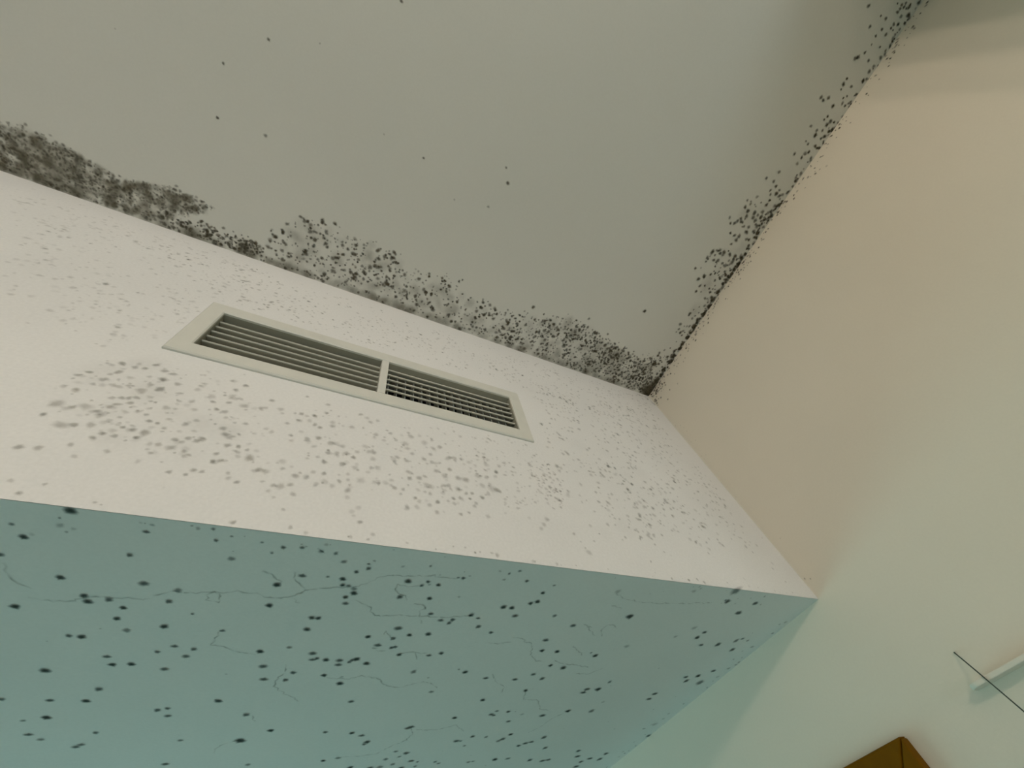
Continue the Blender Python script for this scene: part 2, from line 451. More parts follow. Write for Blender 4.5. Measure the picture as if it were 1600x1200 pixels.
# ------------------------------------------------------------------ survey of the mould: metres on each surface
SOFFIT_SPOTS = [[-1.0956,0.0297,0.0021,0.6],[-1.0891,0.0449,0.0034,0.9],[-1.1064,0.0719,0.0029,0.8],[-1.0572,0.0041,0.0047,1],[-1.0439,0.001,0.0018,0.7],[-1.0643,0.0148,0.0013,0.5],[-1.0642,0.024,0.003,0.25],[-1.0042,0.0205,0.0027,0.8],[-1.0159,0.0562,0.0029,0.85],[-1.0669,0.0986,0.0037,0.9],[-1.0037,0.0985,0.0042,0.85],[-0.9746,0.106,0.0039,0.65],[-0.9331,0.0468,0.0034,0.6],[-0.9493,0.0214,0.0024,0.7],[-0.9701,0.0048,0.0013,0.5],[-0.9528,0.0057,0.0021,0.5],[-0.9368,0.0129,0.0016,0.5],[-0.9261,0.0107,0.0011,0.4],[-1.0506,0.1256,0.0037,0.95],[-1.0477,0.1346,0.0042,0.95],[-1.0314,0.1293,0.0038,0.85],[-1.0194,0.1423,0.0034,0.9],[-1.0248,0.1625,0.0035,0.9],[-1.0158,0.1833,0.0039,0.6],[-0.9818,0.1266,0.0036,0.7],[-0.9595,0.1467,0.002,0.8],[-0.9837,0.1736,0.0043,0.95],[-0.928,0.177,0.0028,0.8],[-1.1021,0.1495,0.0041,1],[-1.0643,0.1974,0.0033,0.8],[-1.054,0.1991,0.0042,0.95],[-0.9718,0.2127,0.0036,0.8],[-0.9532,0.2179,0.0035,0.7],[-0.9876,0.225,0.0033,0.7],[-0.9595,0.2336,0.0038,0.85],[-1.0328,0.2374,0.0037,0.7],[-1.028,0.2543,0.004,0.95],[-1.0106,0.2528,0.0041,0.9],[-0.9787,0.263,0.0041,0.75],[-1.0862,0.268,0.005,1],[-1.0407,0.3099,0.0044,0.85],[-1.1261,0.3303,0.0037,0.8],[-1.0852,0.3351,0.0037,0.8],[-1.0528,0.3381,0.0045,0.95],[-0.9819,0.3661,0.0041,0.85],[-0.9712,0.3615,0.0038,0.8],[-0.9696,0.3824,0.0039,0.85],[-0.9161,0.3443,0.0048,0.95],[-0.8787,0.386,0.0048,0.85],[-1.0901,0.3776,0.0052,0.9],[-1.1116,0.3836,0.0028,0.5],[-1.1089,0.4206,0.0044,0.75],[-1.0983,0.4352,0.0039,0.6],[-1.0448,0.4228,0.0036,0.75],[-1.0652,0.4612,0.0042,0.8],[-1.0594,0.4554,0.0039,0.75],[-0.9509,0.4576,0.0038,0.5],[-0.8756,0.4687,0.0077,0.95],[-0.9649,0.5345,0.0048,0.8],[-0.8544,0.5584,0.0043,0.6],[-0.9099,0.0168,0.0017,0.5],[-0.8903,0.021,0.0029,0.8],[-0.8728,0.0177,0.0024,0.7],[-0.8989,0.0321,0.0015,0.4],[-0.8535,0.0206,0.0028,0.6],[-0.8388,0.0214,0.0026,0.6],[-0.8278,0.0337,0.0033,0.5],[-0.8014,0.0328,0.002,0.7],[-0.7998,0.041,0.0031,0.85],[-0.8108,0.0489,0.0027,0.9],[-0.8864,0.0843,0.0044,1],[-0.8642,0.0645,0.0038,0.7],[-0.8383,0.062,0.002,0.5],[-0.822,0.0639,0.0037,0.95],[-0.82,0.075,0.0031,0.9],[-0.8129,0.0752,0.0028,0.8],[-0.8056,0.0797,0.0035,0.6],[-0.8038,0.0886,0.0043,1],[-0.8116,0.0975,0.0035,0.95],[-0.8084,0.1097,0.0036,0.8],[-0.888,0.1229,0.0042,0.95],[-0.8393,0.1425,0.0039,1],[-0.8324,0.1429,0.0035,1],[-0.8403,0.1673,0.0043,0.95],[-0.8525,0.2088,0.0033,0.6],[-0.8836,0.22,0.0045,0.9],[-0.823,0.2215,0.0046,0.8],[-0.8206,0.2371,0.0039,0.8],[-0.8158,0.2338,0.0035,0.8],[-0.8036,0.237,0.0044,0.95],[-0.8755,0.2547,0.0047,0.75],[-0.8699,0.2878,0.0049,0.75],[-0.8441,0.29,0.0039,0.85],[-0.8379,0.2703,0.0043,0.75],[-0.7863,0.2376,0.0045,0.8],[-0.7853,0.2492,0.0045,0.8],[-0.773,0.2414,0.0033,0.7],[-0.7706,0.2363,0.0033,0.8],[-0.7654,0.2345,0.005,1],[-0.7493,0.2449,0.0047,0.95],[-0.7979,0.2772,0.0041,0.9],[-0.7718,0.2998,0.0052,0.95],[-0.7435,0.3537,0.0042,0.7],[-0.7492,0.0572,0.0045,0.9],[-0.7306,0.0628,0.0027,0.8],[-0.7253,0.0547,0.0031,0.7],[-0.7216,0.0596,0.002,0.4],[-0.7106,0.059,0.0032,0.9],[-0.6912,0.0408,0.002,0.6],[-0.6848,0.0411,0.0032,0.7],[-0.7631,0.0307,0.0022,0.3],[-0.7321,0.0249,0.0019,0.5],[-0.7497,0.089,0.0042,0.8],[-0.7121,0.0876,0.0036,0.9],[-0.6994,0.1196,0.0034,0.7],[-0.6811,0.133,0.0039,0.8],[-0.6679,0.1382,0.0036,0.8],[-0.6657,0.13,0.004,0.8],[-0.6442,0.1173,0.0041,0.95],[-0.6309,0.1232,0.0032,0.8],[-0.6227,0.1432,0.0043,0.7],[-0.5975,0.1559,0.0039,0.85],[-0.7313,0.1558,0.005,0.85],[-0.7121,0.1708,0.0039,0.9],[-0.7314,0.1807,0.0038,0.85],[-0.687,0.1666,0.0044,0.9],[-0.7646,0.1791,0.004,0.9],[-0.7463,0.1981,0.0046,0.85],[-0.7269,0.2035,0.0034,0.85],[-0.7222,0.2008,0.0035,0.85],[-0.7113,0.2205,0.004,0.9],[-0.668,0.2205,0.0038,0.85],[-0.6517,0.2142,0.0038,0.9],[-0.6756,0.2666,0.0048,0.55],[-0.5941,0.2672,0.0048,0.9],[-0.5509,0.2854,0.0045,0.75],[-0.6272,0.3272,0.0043,0.65],[-0.5252,0.3589,0.0049,0.95],[-0.6055,0.0942,0.0047,0.95],[-0.5924,0.0942,0.0043,1],[-0.6391,0.0026,0.0025,0.6],[-0.6289,0.0233,0.0022,0.5],[-0.4853,0.4142,0.0046,0.8],[-0.4787,0.4184,0.004,0.8],[-0.4792,0.4012,0.004,0.5],[-0.455,0.4059,0.0048,0.8],[-0.4359,0.4454,0.0043,0.85],[-0.5529,0.4223,0.0049,0.9],[-0.8394,0.4395,0.0049,0.95],[-0.7595,0.4539,0.0044,0.7],[-0.7168,0.4622,0.0047,0.95],[-0.6982,0.4732,0.0049,0.85],[-0.6823,0.4995,0.0056,0.95],[-0.6855,0.5077,0.0045,0.7],[-0.6257,0.4539,0.0052,0.8],[-0.6209,0.4496,0.0052,0.75],[-0.4861,0.5037,0.0049,0.85],[-0.4552,0.509,0.0043,0.6],[-0.5125,0.5187,0.0055,0.7],[-0.5033,0.5199,0.0035,0.5],[-0.4135,0.5234,0.0061,0.8],[-0.4189,0.5313,0.0053,0.65],[-0.4043,0.5048,0.0053,0.9],[-0.4867,0.5431,0.0036,0.5],[-0.6188,0.5469,0.0043,0.5],[-0.5969,0.558,0.0064,0.85],[-0.6056,0.5717,0.0038,0.5],[-0.6281,0.5788,0.005,0.6],[-0.7162,0.5576,0.005,0.6],[-0.7394,0.5651,0.0044,0.95],[-0.5751,0.5963,0.0054,0.75],[-0.5605,0.6026,0.0034,0.5],[-0.6852,0.6032,0.0054,0.9],[-0.3859,0.6242,0.0066,0.9],[-0.3552,0.6249,0.006,0.5],[-0.4455,0.6258,0.0047,0.6],[-0.436,0.6237,0.0039,0.5],[-0.5226,0.6097,0.0043,0.6],[-0.5127,0.6191,0.0044,0.6],[-0.6475,0.6116,0.0057,0.7],[-0.6296,0.6124,0.0064,0.5],[-0.6079,0.6044,0.0052,0.6],[-0.5851,0.6243,0.0054,0.7],[-0.5585,0.6237,0.0042,0.6],[-0.6168,0.016,0.0026,0.5],[-0.5982,0.0341,0.0032,0.8],[-0.5541,0.0372,0.0024,0.6],[-0.5625,0.0558,0.0034,0.9],[-0.5693,0.0809,0.0039,0.9],[-0.5603,0.076,0.0044,1],[-0.5785,0.1121,0.0044,0.8],[-0.5161,0.1058,0.0037,0.5],[-0.3827,0.0945,0.0067,1],[-0.4453,0.0363,0.0055,0.3],[-0.4715,0.1269,0.0045,0.7],[-0.4982,0.1697,0.005,0.8],[-0.4891,0.1997,0.0046,0.9],[-0.46,0.2012,0.0048,0.95],[-0.3788,0.2108,0.0053,0.95],[-0.3924,0.2012,0.0026,0.6],[-0.4502,0.2436,0.0043,0.9],[-0.4208,0.2508,0.0058,1],[-0.4687,0.2724,0.0043,0.85],[-0.4954,0.2897,0.0048,0.85],[-0.4441,0.2872,0.0051,0.85],[-0.4563,0.3279,0.0045,0.95],[-0.3258,0.3258,0.0059,0.85],[-0.3274,0.3384,0.006,0.8],[-0.3002,0.327,0.0069,0.9],[-0.2902,0.2994,0.0045,0.6],[-0.1404,0.3492,0.0063,0.8],[-0.1402,0.3716,0.0064,0.75],[-0.3199,0.4124,0.0063,0.95],[-0.2607,0.4164,0.0067,0.5],[-0.3707,0.4272,0.006,0.8],[-0.42,0.4177,0.0043,0.3],[-0.3155,0.5287,0.0067,0.85],[-0.2146,0.0332,0.0064,0.7],[-0.1461,0.0306,0.0053,0.7],[-0.1602,0.061,0.0068,0.8],[-0.3069,0.0167,0.0044,0.4],[-0.1934,0.1418,0.0054,0.95],[-0.1897,0.1244,0.0046,0.75],[-0.1637,0.1646,0.0048,0.75],[-0.1227,0.1612,0.0066,0.8],[-0.0861,0.1456,0.006,0.6],[-0.0756,0.1377,0.0043,0.6],[-0.0555,0.1431,0.0035,0.5],[-0.0683,0.1766,0.0062,0.7],[-0.2472,0.1419,0.0044,0.4],[-0.2248,0.1125,0.0051,0.4],[-0.107,0.2817,0.0054,0.75],[-0.0943,0.2972,0.0064,0.85],[-0.0766,0.2772,0.0064,0.9],[-0.0498,0.2565,0.0056,0.7],[-0.0476,0.3042,0.0096,0.5],[-0.0064,0.5591,0.0067,0.7],[-0.2209,0.0037,0.0097,0.6],[-0.2551,0.3785,0.0041,0.3],[-0.0331,0.4956,0.0085,0.35],[-0.3323,0.1781,0.0054,0.25],[-0.1772,0.6153,0.007,0.7],[-0.1602,0.6475,0.0072,0.7],[-0.1124,0.6685,0.0076,0.7],[-0.0773,0.6785,0.0079,0.7],[-0.0774,0.6474,0.0077,0.7],[-0.2527,0.6553,0.0067,0.7],[-0.2387,0.6527,0.0067,0.7],[-0.2913,0.6447,0.0064,0.7],[-0.3592,0.5618,0.0057,0.7],[-0.3475,0.5514,0.0058,0.7],[-0.3359,0.547,0.0058,0.7],[-0.2831,0.584,0.0062,0.7],[-0.1299,0.6835,0.0075,0.7],[-0.1276,0.7117,0.0077,0.7]]
SOFFIT_THREADS = [[[-0.9034,0.0629],[-0.8955,0.065],[-0.8879,0.0744],[-0.8819,0.0778]],[[-0.9042,0.1013],[-0.894,0.1074],[-0.8794,0.108],[-0.8659,0.1008],[-0.8561,0.0904],[-0.8518,0.0868],[-0.8372,0.0832],[-0.824,0.0805],[-0.8056,0.0757],[-0.7994,0.0717],[-0.7904,0.0643],[-0.7791,0.0519],[-0.7689,0.0488]],[[-0.7686,0.0497],[-0.7429,0.0463],[-0.7185,0.0425],[-0.6914,0.0431]],[[-0.8739,0.0596],[-0.8689,0.0745],[-0.861,0.0821],[-0.8561,0.0904]],[[-0.8675,0.1056],[-0.8621,0.1126],[-0.8576,0.1146]],[[-0.7993,0.1018],[-0.7891,0.1054],[-0.7773,0.1141],[-0.7761,0.1224],[-0.7681,0.1303],[-0.7513,0.1296],[-0.7445,0.1254],[-0.7274,0.1272],[-0.7126,0.1271],[-0.6955,0.1265],[-0.6737,0.1255],[-0.6531,0.1197],[-0.6442,0.1173]],[[-0.7306,0.0628],[-0.7458,0.0682],[-0.7586,0.0643],[-0.7605,0.0741],[-0.7536,0.0812],[-0.7445,0.085],[-0.7387,0.0943]],[[-0.7292,0.1017],[-0.7157,0.1018],[-0.7108,0.1101],[-0.7163,0.116],[-0.7124,0.1264],[-0.7044,0.1423]],[[-0.7314,0.1807],[-0.7388,0.1735],[-0.746,0.1627],[-0.7455,0.1721]],[[-0.7444,0.2052],[-0.7521,0.2056],[-0.7432,0.2112],[-0.7325,0.2107]],[[-0.712,0.218],[-0.6983,0.2132],[-0.6725,0.2142]],[[-0.6895,0.2158],[-0.682,0.2319]],[[-0.7979,0.2772],[-0.791,0.285],[-0.7628,0.2869],[-0.7474,0.2779],[-0.7276,0.2851],[-0.7169,0.2907],[-0.7132,0.3],[-0.6998,0.3097],[-0.6845,0.3124],[-0.6694,0.3054],[-0.6525,0.2959],[-0.6355,0.3009],[-0.6211,0.3162]],[[-0.8505,0.249],[-0.8481,0.2692],[-0.855,0.2858],[-0.855,0.3049],[-0.8386,0.3273],[-0.8243,0.3392],[-0.8169,0.3512]],[[-0.5442,0.2713],[-0.5273,0.2969],[-0.5052,0.3131],[-0.4998,0.3351]],[[-0.5958,0.1824],[-0.5694,0.183],[-0.5531,0.1776]],[[-0.8573,0.0174],[-0.8489,0.0232]],[[-1.0915,0.1352],[-1.0778,0.1367],[-1.0648,0.1367],[-1.0575,0.135],[-1.0501,0.13],[-1.0414,0.1263],[-1.0263,0.1243],[-1.016,0.1257],[-1.0055,0.1272],[-0.9963,0.1219],[-0.9912,0.1143],[-0.982,0.1089],[-0.9668,0.1097],[-0.9542,0.1071],[-0.9429,0.105],[-0.934,0.1062],[-0.9228,0.0995],[-0.9133,0.1025],[-0.9042,0.1013]],[[-0.943,0.1036],[-0.9496,0.1116],[-0.9474,0.12],[-0.9384,0.1219],[-0.9352,0.1156],[-0.9383,0.1073],[-0.943,0.1036]],[[-1.1053,0.084],[-1.1036,0.1023],[-1.0978,0.111],[-1.0883,0.1183]],[[-0.928,0.177],[-0.9349,0.1909],[-0.9365,0.208],[-0.9233,0.2108],[-0.9141,0.2192],[-0.8946,0.2256],[-0.8874,0.2272]],[[-0.8762,0.4643],[-0.8963,0.475],[-0.9058,0.4926],[-0.9053,0.5093]],[[-0.8698,0.3886],[-0.8651,0.4087]],[[-0.4445,0.042],[-0.4232,0.0513],[-0.395,0.056],[-0.3564,0.0556],[-0.3094,0.05],[-0.2449,0.0401]],[[-0.4345,0.0711],[-0.4106,0.0746]],[[-0.4402,0.1825],[-0.4229,0.1961],[-0.405,0.2103]],[[-0.558,0.167],[-0.5404,0.1671],[-0.5318,0.1763],[-0.5187,0.18],[-0.5107,0.1933],[-0.5044,0.2118],[-0.4846,0.2304],[-0.4697,0.23]],[[-0.4498,0.2269],[-0.4351,0.2366],[-0.4002,0.241],[-0.3689,0.2483]],[[-0.4003,0.154],[-0.4129,0.1341],[-0.409,0.1202],[-0.3969,0.1191],[-0.3852,0.1295]],[[-0.457,0.1222],[-0.4347,0.1291]],[[-0.4434,0.1298],[-0.4154,0.1504]],[[-0.4563,0.3279],[-0.4455,0.36],[-0.4135,0.3644],[-0.3885,0.3996],[-0.3667,0.4074]],[[-0.3199,0.4124],[-0.3409,0.4423],[-0.3493,0.4758],[-0.3656,0.5022]],[[-0.3832,0.2702],[-0.3557,0.27],[-0.3361,0.2505]],[[-0.7116,0.5545],[-0.6799,0.5567],[-0.6535,0.5513],[-0.6435,0.5364],[-0.6335,0.5216],[-0.6156,0.5048],[-0.6099,0.4771],[-0.6218,0.4483]],[[-0.6091,0.4618],[-0.5698,0.466],[-0.5393,0.4504],[-0.5129,0.4787]]]
CEILING_SPOTS = [[-0.1138,-0.9892,0.0044,0.69],[-0.0722,-0.9932,0.0026,0.92],[-0.0803,-0.9694,0.0045,0.64],[-0.0489,-0.9804,0.0039,0.77],[-0.0322,-0.9797,0.004,0.66],[-0.053,-0.9662,0.0033,0.89],[-0.0496,-0.9518,0.0027,0.76],[-0.0261,-0.9597,0.0027,0.81],[-0.0522,-0.9353,0.0034,0.83],[-0.0627,-0.9202,0.0034,0.9],[-0.0666,-0.9168,0.0047,0.71],[-0.0605,-0.9227,0.0047,0.86],[-0.0312,-0.9306,0.0041,0.72],[-0.0026,-0.9578,0.0041,0.6],[-0.003,-0.9702,0.0027,0.72],[-0.007,-0.9486,0.0048,0.73],[-0.0007,-0.9361,0.0028,0.83],[-0.0119,-0.919,0.0049,0.79],[0.0021,-0.9217,0.0028,0.61],[-0.0108,-0.8992,0.005,0.88],[-0.0057,-0.9062,0.0043,0.64],[0.0013,-0.9097,0.0036,0.86],[-0.0302,-0.8791,0.0043,0.68],[-0.0528,-0.8723,0.0049,0.85],[-0.0498,-0.8635,0.0028,0.9],[-0.0535,-0.8836,0.0035,0.89],[-0.0047,-0.8754,0.0044,0.93],[-0.0245,-0.8617,0.0029,0.86],[-0.0304,-0.8552,0.0029,0.93],[-0.0237,-0.8469,0.0044,0.77],[-0.0421,-0.8321,0.0051,0.95],[-0.066,-0.8376,0.005,0.64],[-0.0757,-0.8283,0.0043,0.76],[-0.0854,-0.8295,0.005,0.79],[0.0001,-0.8565,0.0037,0.88],[-0.0016,-0.8511,0.003,0.72],[0.0002,-0.8295,0.0045,0.71],[-0.0222,-0.8082,0.0053,0.82],[-0.012,-0.8116,0.0038,0.85],[-0.0017,-0.8159,0.0038,0.68],[-0.0256,-0.7993,0.0053,0.9],[-0.0413,-0.8036,0.003,0.9],[-0.038,-0.8115,0.0037,0.97],[-0.0417,-0.7797,0.0045,0.68],[-0.0273,-0.7866,0.0038,0.67],[-0.0368,-0.7708,0.0053,0.99],[-0.011,-0.7805,0.0054,0.84],[-0.0036,-0.798,0.0046,0.99],[-0.0091,-0.7931,0.0046,0.92],[-0.0001,-0.8045,0.0053,0.62],[-0.0633,-0.7788,0.0045,0.63],[-0.0401,-0.7496,0.0039,0.68],[-0.018,-0.7552,0.0047,0.94],[-0.0505,-0.7512,0.0031,0.65],[-0.0027,-0.769,0.0031,0.8],[-0.0035,-0.7577,0.0039,0.94],[-0.0245,-0.7387,0.0047,0.88],[-0.0304,-0.7316,0.0055,0.69],[-0.0329,-0.7213,0.0047,0.88],[-0.0339,-0.7072,0.0048,0.62],[-0.0086,-0.7327,0.004,0.75],[-0.0576,-0.7181,0.0047,0.84],[-0.0536,-1.0248,0.0025,0.87],[-0.0418,-1.0285,0.0038,0.81],[-0.0354,-1.0356,0.0032,0.68],[-0.0336,-1.0289,0.0038,0.8],[-0.0395,-1.0232,0.0038,0.79],[-0.0266,-1.0301,0.0026,0.81],[-0.0405,-1.0163,0.0039,0.76],[-0.0257,-1.0162,0.0045,0.61],[-0.0121,-1.0247,0.0039,0.68],[-0.0199,-1.0048,0.0039,0.9],[-0.0298,-0.9997,0.0039,0.75],[-0.0307,-0.9925,0.0033,0.96],[-0.0224,-0.9929,0.0026,0.74],[-0.0086,-1.0014,0.0033,0.74],[-0.0105,-0.9909,0.0033,0.64],[-0.0073,-1.014,0.0033,0.82],[-0.0052,-0.9855,0.0027,0.83],[-0.0223,-1.0349,0.0045,0.9],[-0.0235,-1.0394,0.0026,0.94],[-0.0111,-1.0278,0.0046,0.9],[-0.0052,-1.0204,0.0026,0.93],[-0.0566,-0.9962,0.0045,0.7],[-0.0656,-0.6721,0.0048,0.69],[-0.0882,-0.647,0.0048,0.65],[-0.0634,-0.6498,0.0049,0.68],[-0.0486,-0.6447,0.0049,0.8],[-0.033,-0.6419,0.0041,0.59],[-0.0357,-0.6326,0.005,0.73],[-0.0227,-0.6324,0.0059,0.83],[-0.017,-0.639,0.005,0.59],[-0.0563,-0.6313,0.0041,0.76],[-0.0492,-0.6245,0.0041,0.71],[-0.0071,-0.6476,0.0059,0.68],[-0.0116,-0.6834,0.0049,0.63],[-0.0057,-0.6782,0.0058,0.65],[-0.0062,-0.6957,0.0057,0.61],[-0.1001,-0.5866,0.0041,0.69],[-0.0852,-0.5839,0.0042,0.64],[-0.0945,-0.5716,0.005,0.92],[-0.0803,-0.5696,0.0051,0.6],[-0.0588,-0.5729,0.006,0.82],[-0.041,-0.6016,0.0051,0.9],[-0.0386,-0.584,0.006,0.61],[-0.0221,-0.5884,0.006,0.76],[-0.0231,-0.577,0.0043,0.57],[-0.0105,-0.5816,0.0061,0.79],[-0.0198,-0.5626,0.0044,0.86],[-0.0075,-0.5744,0.0044,0.93],[-0.0115,-0.5918,0.0043,0.55],[-0.1168,-0.5348,0.0051,0.58],[-0.1049,-0.5253,0.0043,0.89],[-0.0854,-0.5465,0.0051,0.64],[-0.0739,-0.541,0.0043,0.71],[-0.0941,-0.53,0.006,0.66],[-0.0544,-0.5623,0.006,0.67],[-0.0428,-0.5589,0.0061,0.7],[-0.0476,-0.5396,0.0052,0.75],[-0.0453,-0.5276,0.0062,0.86],[-0.0623,-0.5354,0.0043,0.61],[-0.0725,-0.5071,0.0053,0.73],[-0.0878,-0.507,0.0044,0.78],[-0.0578,-0.5113,0.0062,0.94],[-0.0317,-0.5137,0.0054,0.69],[-0.0234,-0.515,0.0045,0.86],[-0.027,-0.5508,0.0061,0.77],[-0.0268,-0.5378,0.0062,0.82],[-0.011,-0.5381,0.0062,0.82],[-0.0592,-0.4996,0.0062,0.77],[-0.0651,-0.486,0.0045,0.82],[-0.0898,-0.5382,0.0051,0.68],[-0.0797,-0.5405,0.0051,0.8],[-0.1029,-0.4497,0.0062,0.86],[-0.103,-0.4429,0.0054,0.56],[-0.1069,-0.4299,0.0054,0.76],[-0.0845,-0.4324,0.0055,0.81],[-0.0718,-0.4355,0.0064,0.81],[-0.0515,-0.4647,0.0045,0.69],[-0.0703,-0.4613,0.0054,0.84],[-0.0309,-0.4665,0.0064,0.9],[-0.02,-0.4618,0.0046,0.9],[-0.0399,-0.4488,0.0046,0.6],[-0.0276,-0.4493,0.0065,0.6],[-0.0535,-0.4361,0.0046,0.71],[-0.0397,-0.4349,0.0065,0.66],[-0.0117,-0.4699,0.0046,0.81],[-1.1522,-0.3922,0.0028,0.7],[-0.9672,-0.5454,0.0033,0.7],[-1.2132,-0.3252,0.0028,0.6],[-1.2134,-0.2376,0.0031,0.8],[-1.1358,-0.2439,0.0038,0.5],[-0.8566,-0.334,0.0031,0.7],[-0.6915,-0.3915,0.0033,0.7],[-0.6766,-0.3656,0.0047,0.8],[-0.6967,-0.3039,0.0035,0.5],[-0.7711,-0.2863,0.0027,0.4],[-0.1878,-0.2367,0.0058,0.9],[-0.493,-0.1292,0.0052,0.9],[-0.3309,-0.1572,0.0047,0.7],[-1.076,-0.4257,0.0019,0.4],[-1.3625,-0.2989,0.0017,0.3],[-0.9397,-0.3401,0.0023,0.3]]
BAND_LOBE = [[[-1.5633,-0.086],[-1.5166,-0.0891],[-1.4675,-0.0924],[-1.4161,-0.0848],[-1.3421,-0.068],[-1.2732,-0.0876],[-1.1924,-0.0761],[-1.2902,-0.0106],[-1.3995,0.0038],[-1.524,0.0021],[-1.5725,-0.0003]]]
BAND_NARROW = [[[-1.3006,-0.0125],[-1.2276,-0.0381],[-1.1247,-0.0404],[-1.095,-0.0035],[-1.2356,0.0018],[-1.3609,0.0014]]]
BAND_MAIN = [[[-1.1106,-0.0689],[-1.0838,-0.0917],[-1.0704,-0.1209],[-1.0538,-0.131],[-0.9913,-0.135],[-0.9102,-0.1339],[-0.8178,-0.116],[-0.7406,-0.1186],[-0.6925,-0.1214],[-0.6375,-0.0908],[-0.4899,-0.1114],[-0.3883,-0.1469],[-0.249,-0.1326],[-0.1374,-0.1077],[-0.0508,-0.1619],[0.0052,-0.0098],[-0.3717,-0.0013],[-0.8293,-0.001],[-1.0814,0.003]]]
BAND_TAIL = [[[-0.4025,-0.1355],[-0.2434,-0.124],[-0.1138,-0.1094],[-0.0338,-0.1567],[0.0052,-0.0098],[-0.1865,0.0029],[-0.328,-0.0012]]]
BAND_RIGHT = [[[-0.0574,-0.1366],[-0.0582,-0.2996],[-0.0924,-0.3848],[-0.1312,-0.3875],[-0.0887,-0.4781],[-0.1108,-0.554],[-0.0852,-0.59],[-0.0711,-0.6365],[-0.0086,-0.6489],[-0.0089,-0.419],[0.0052,-0.0098]]]
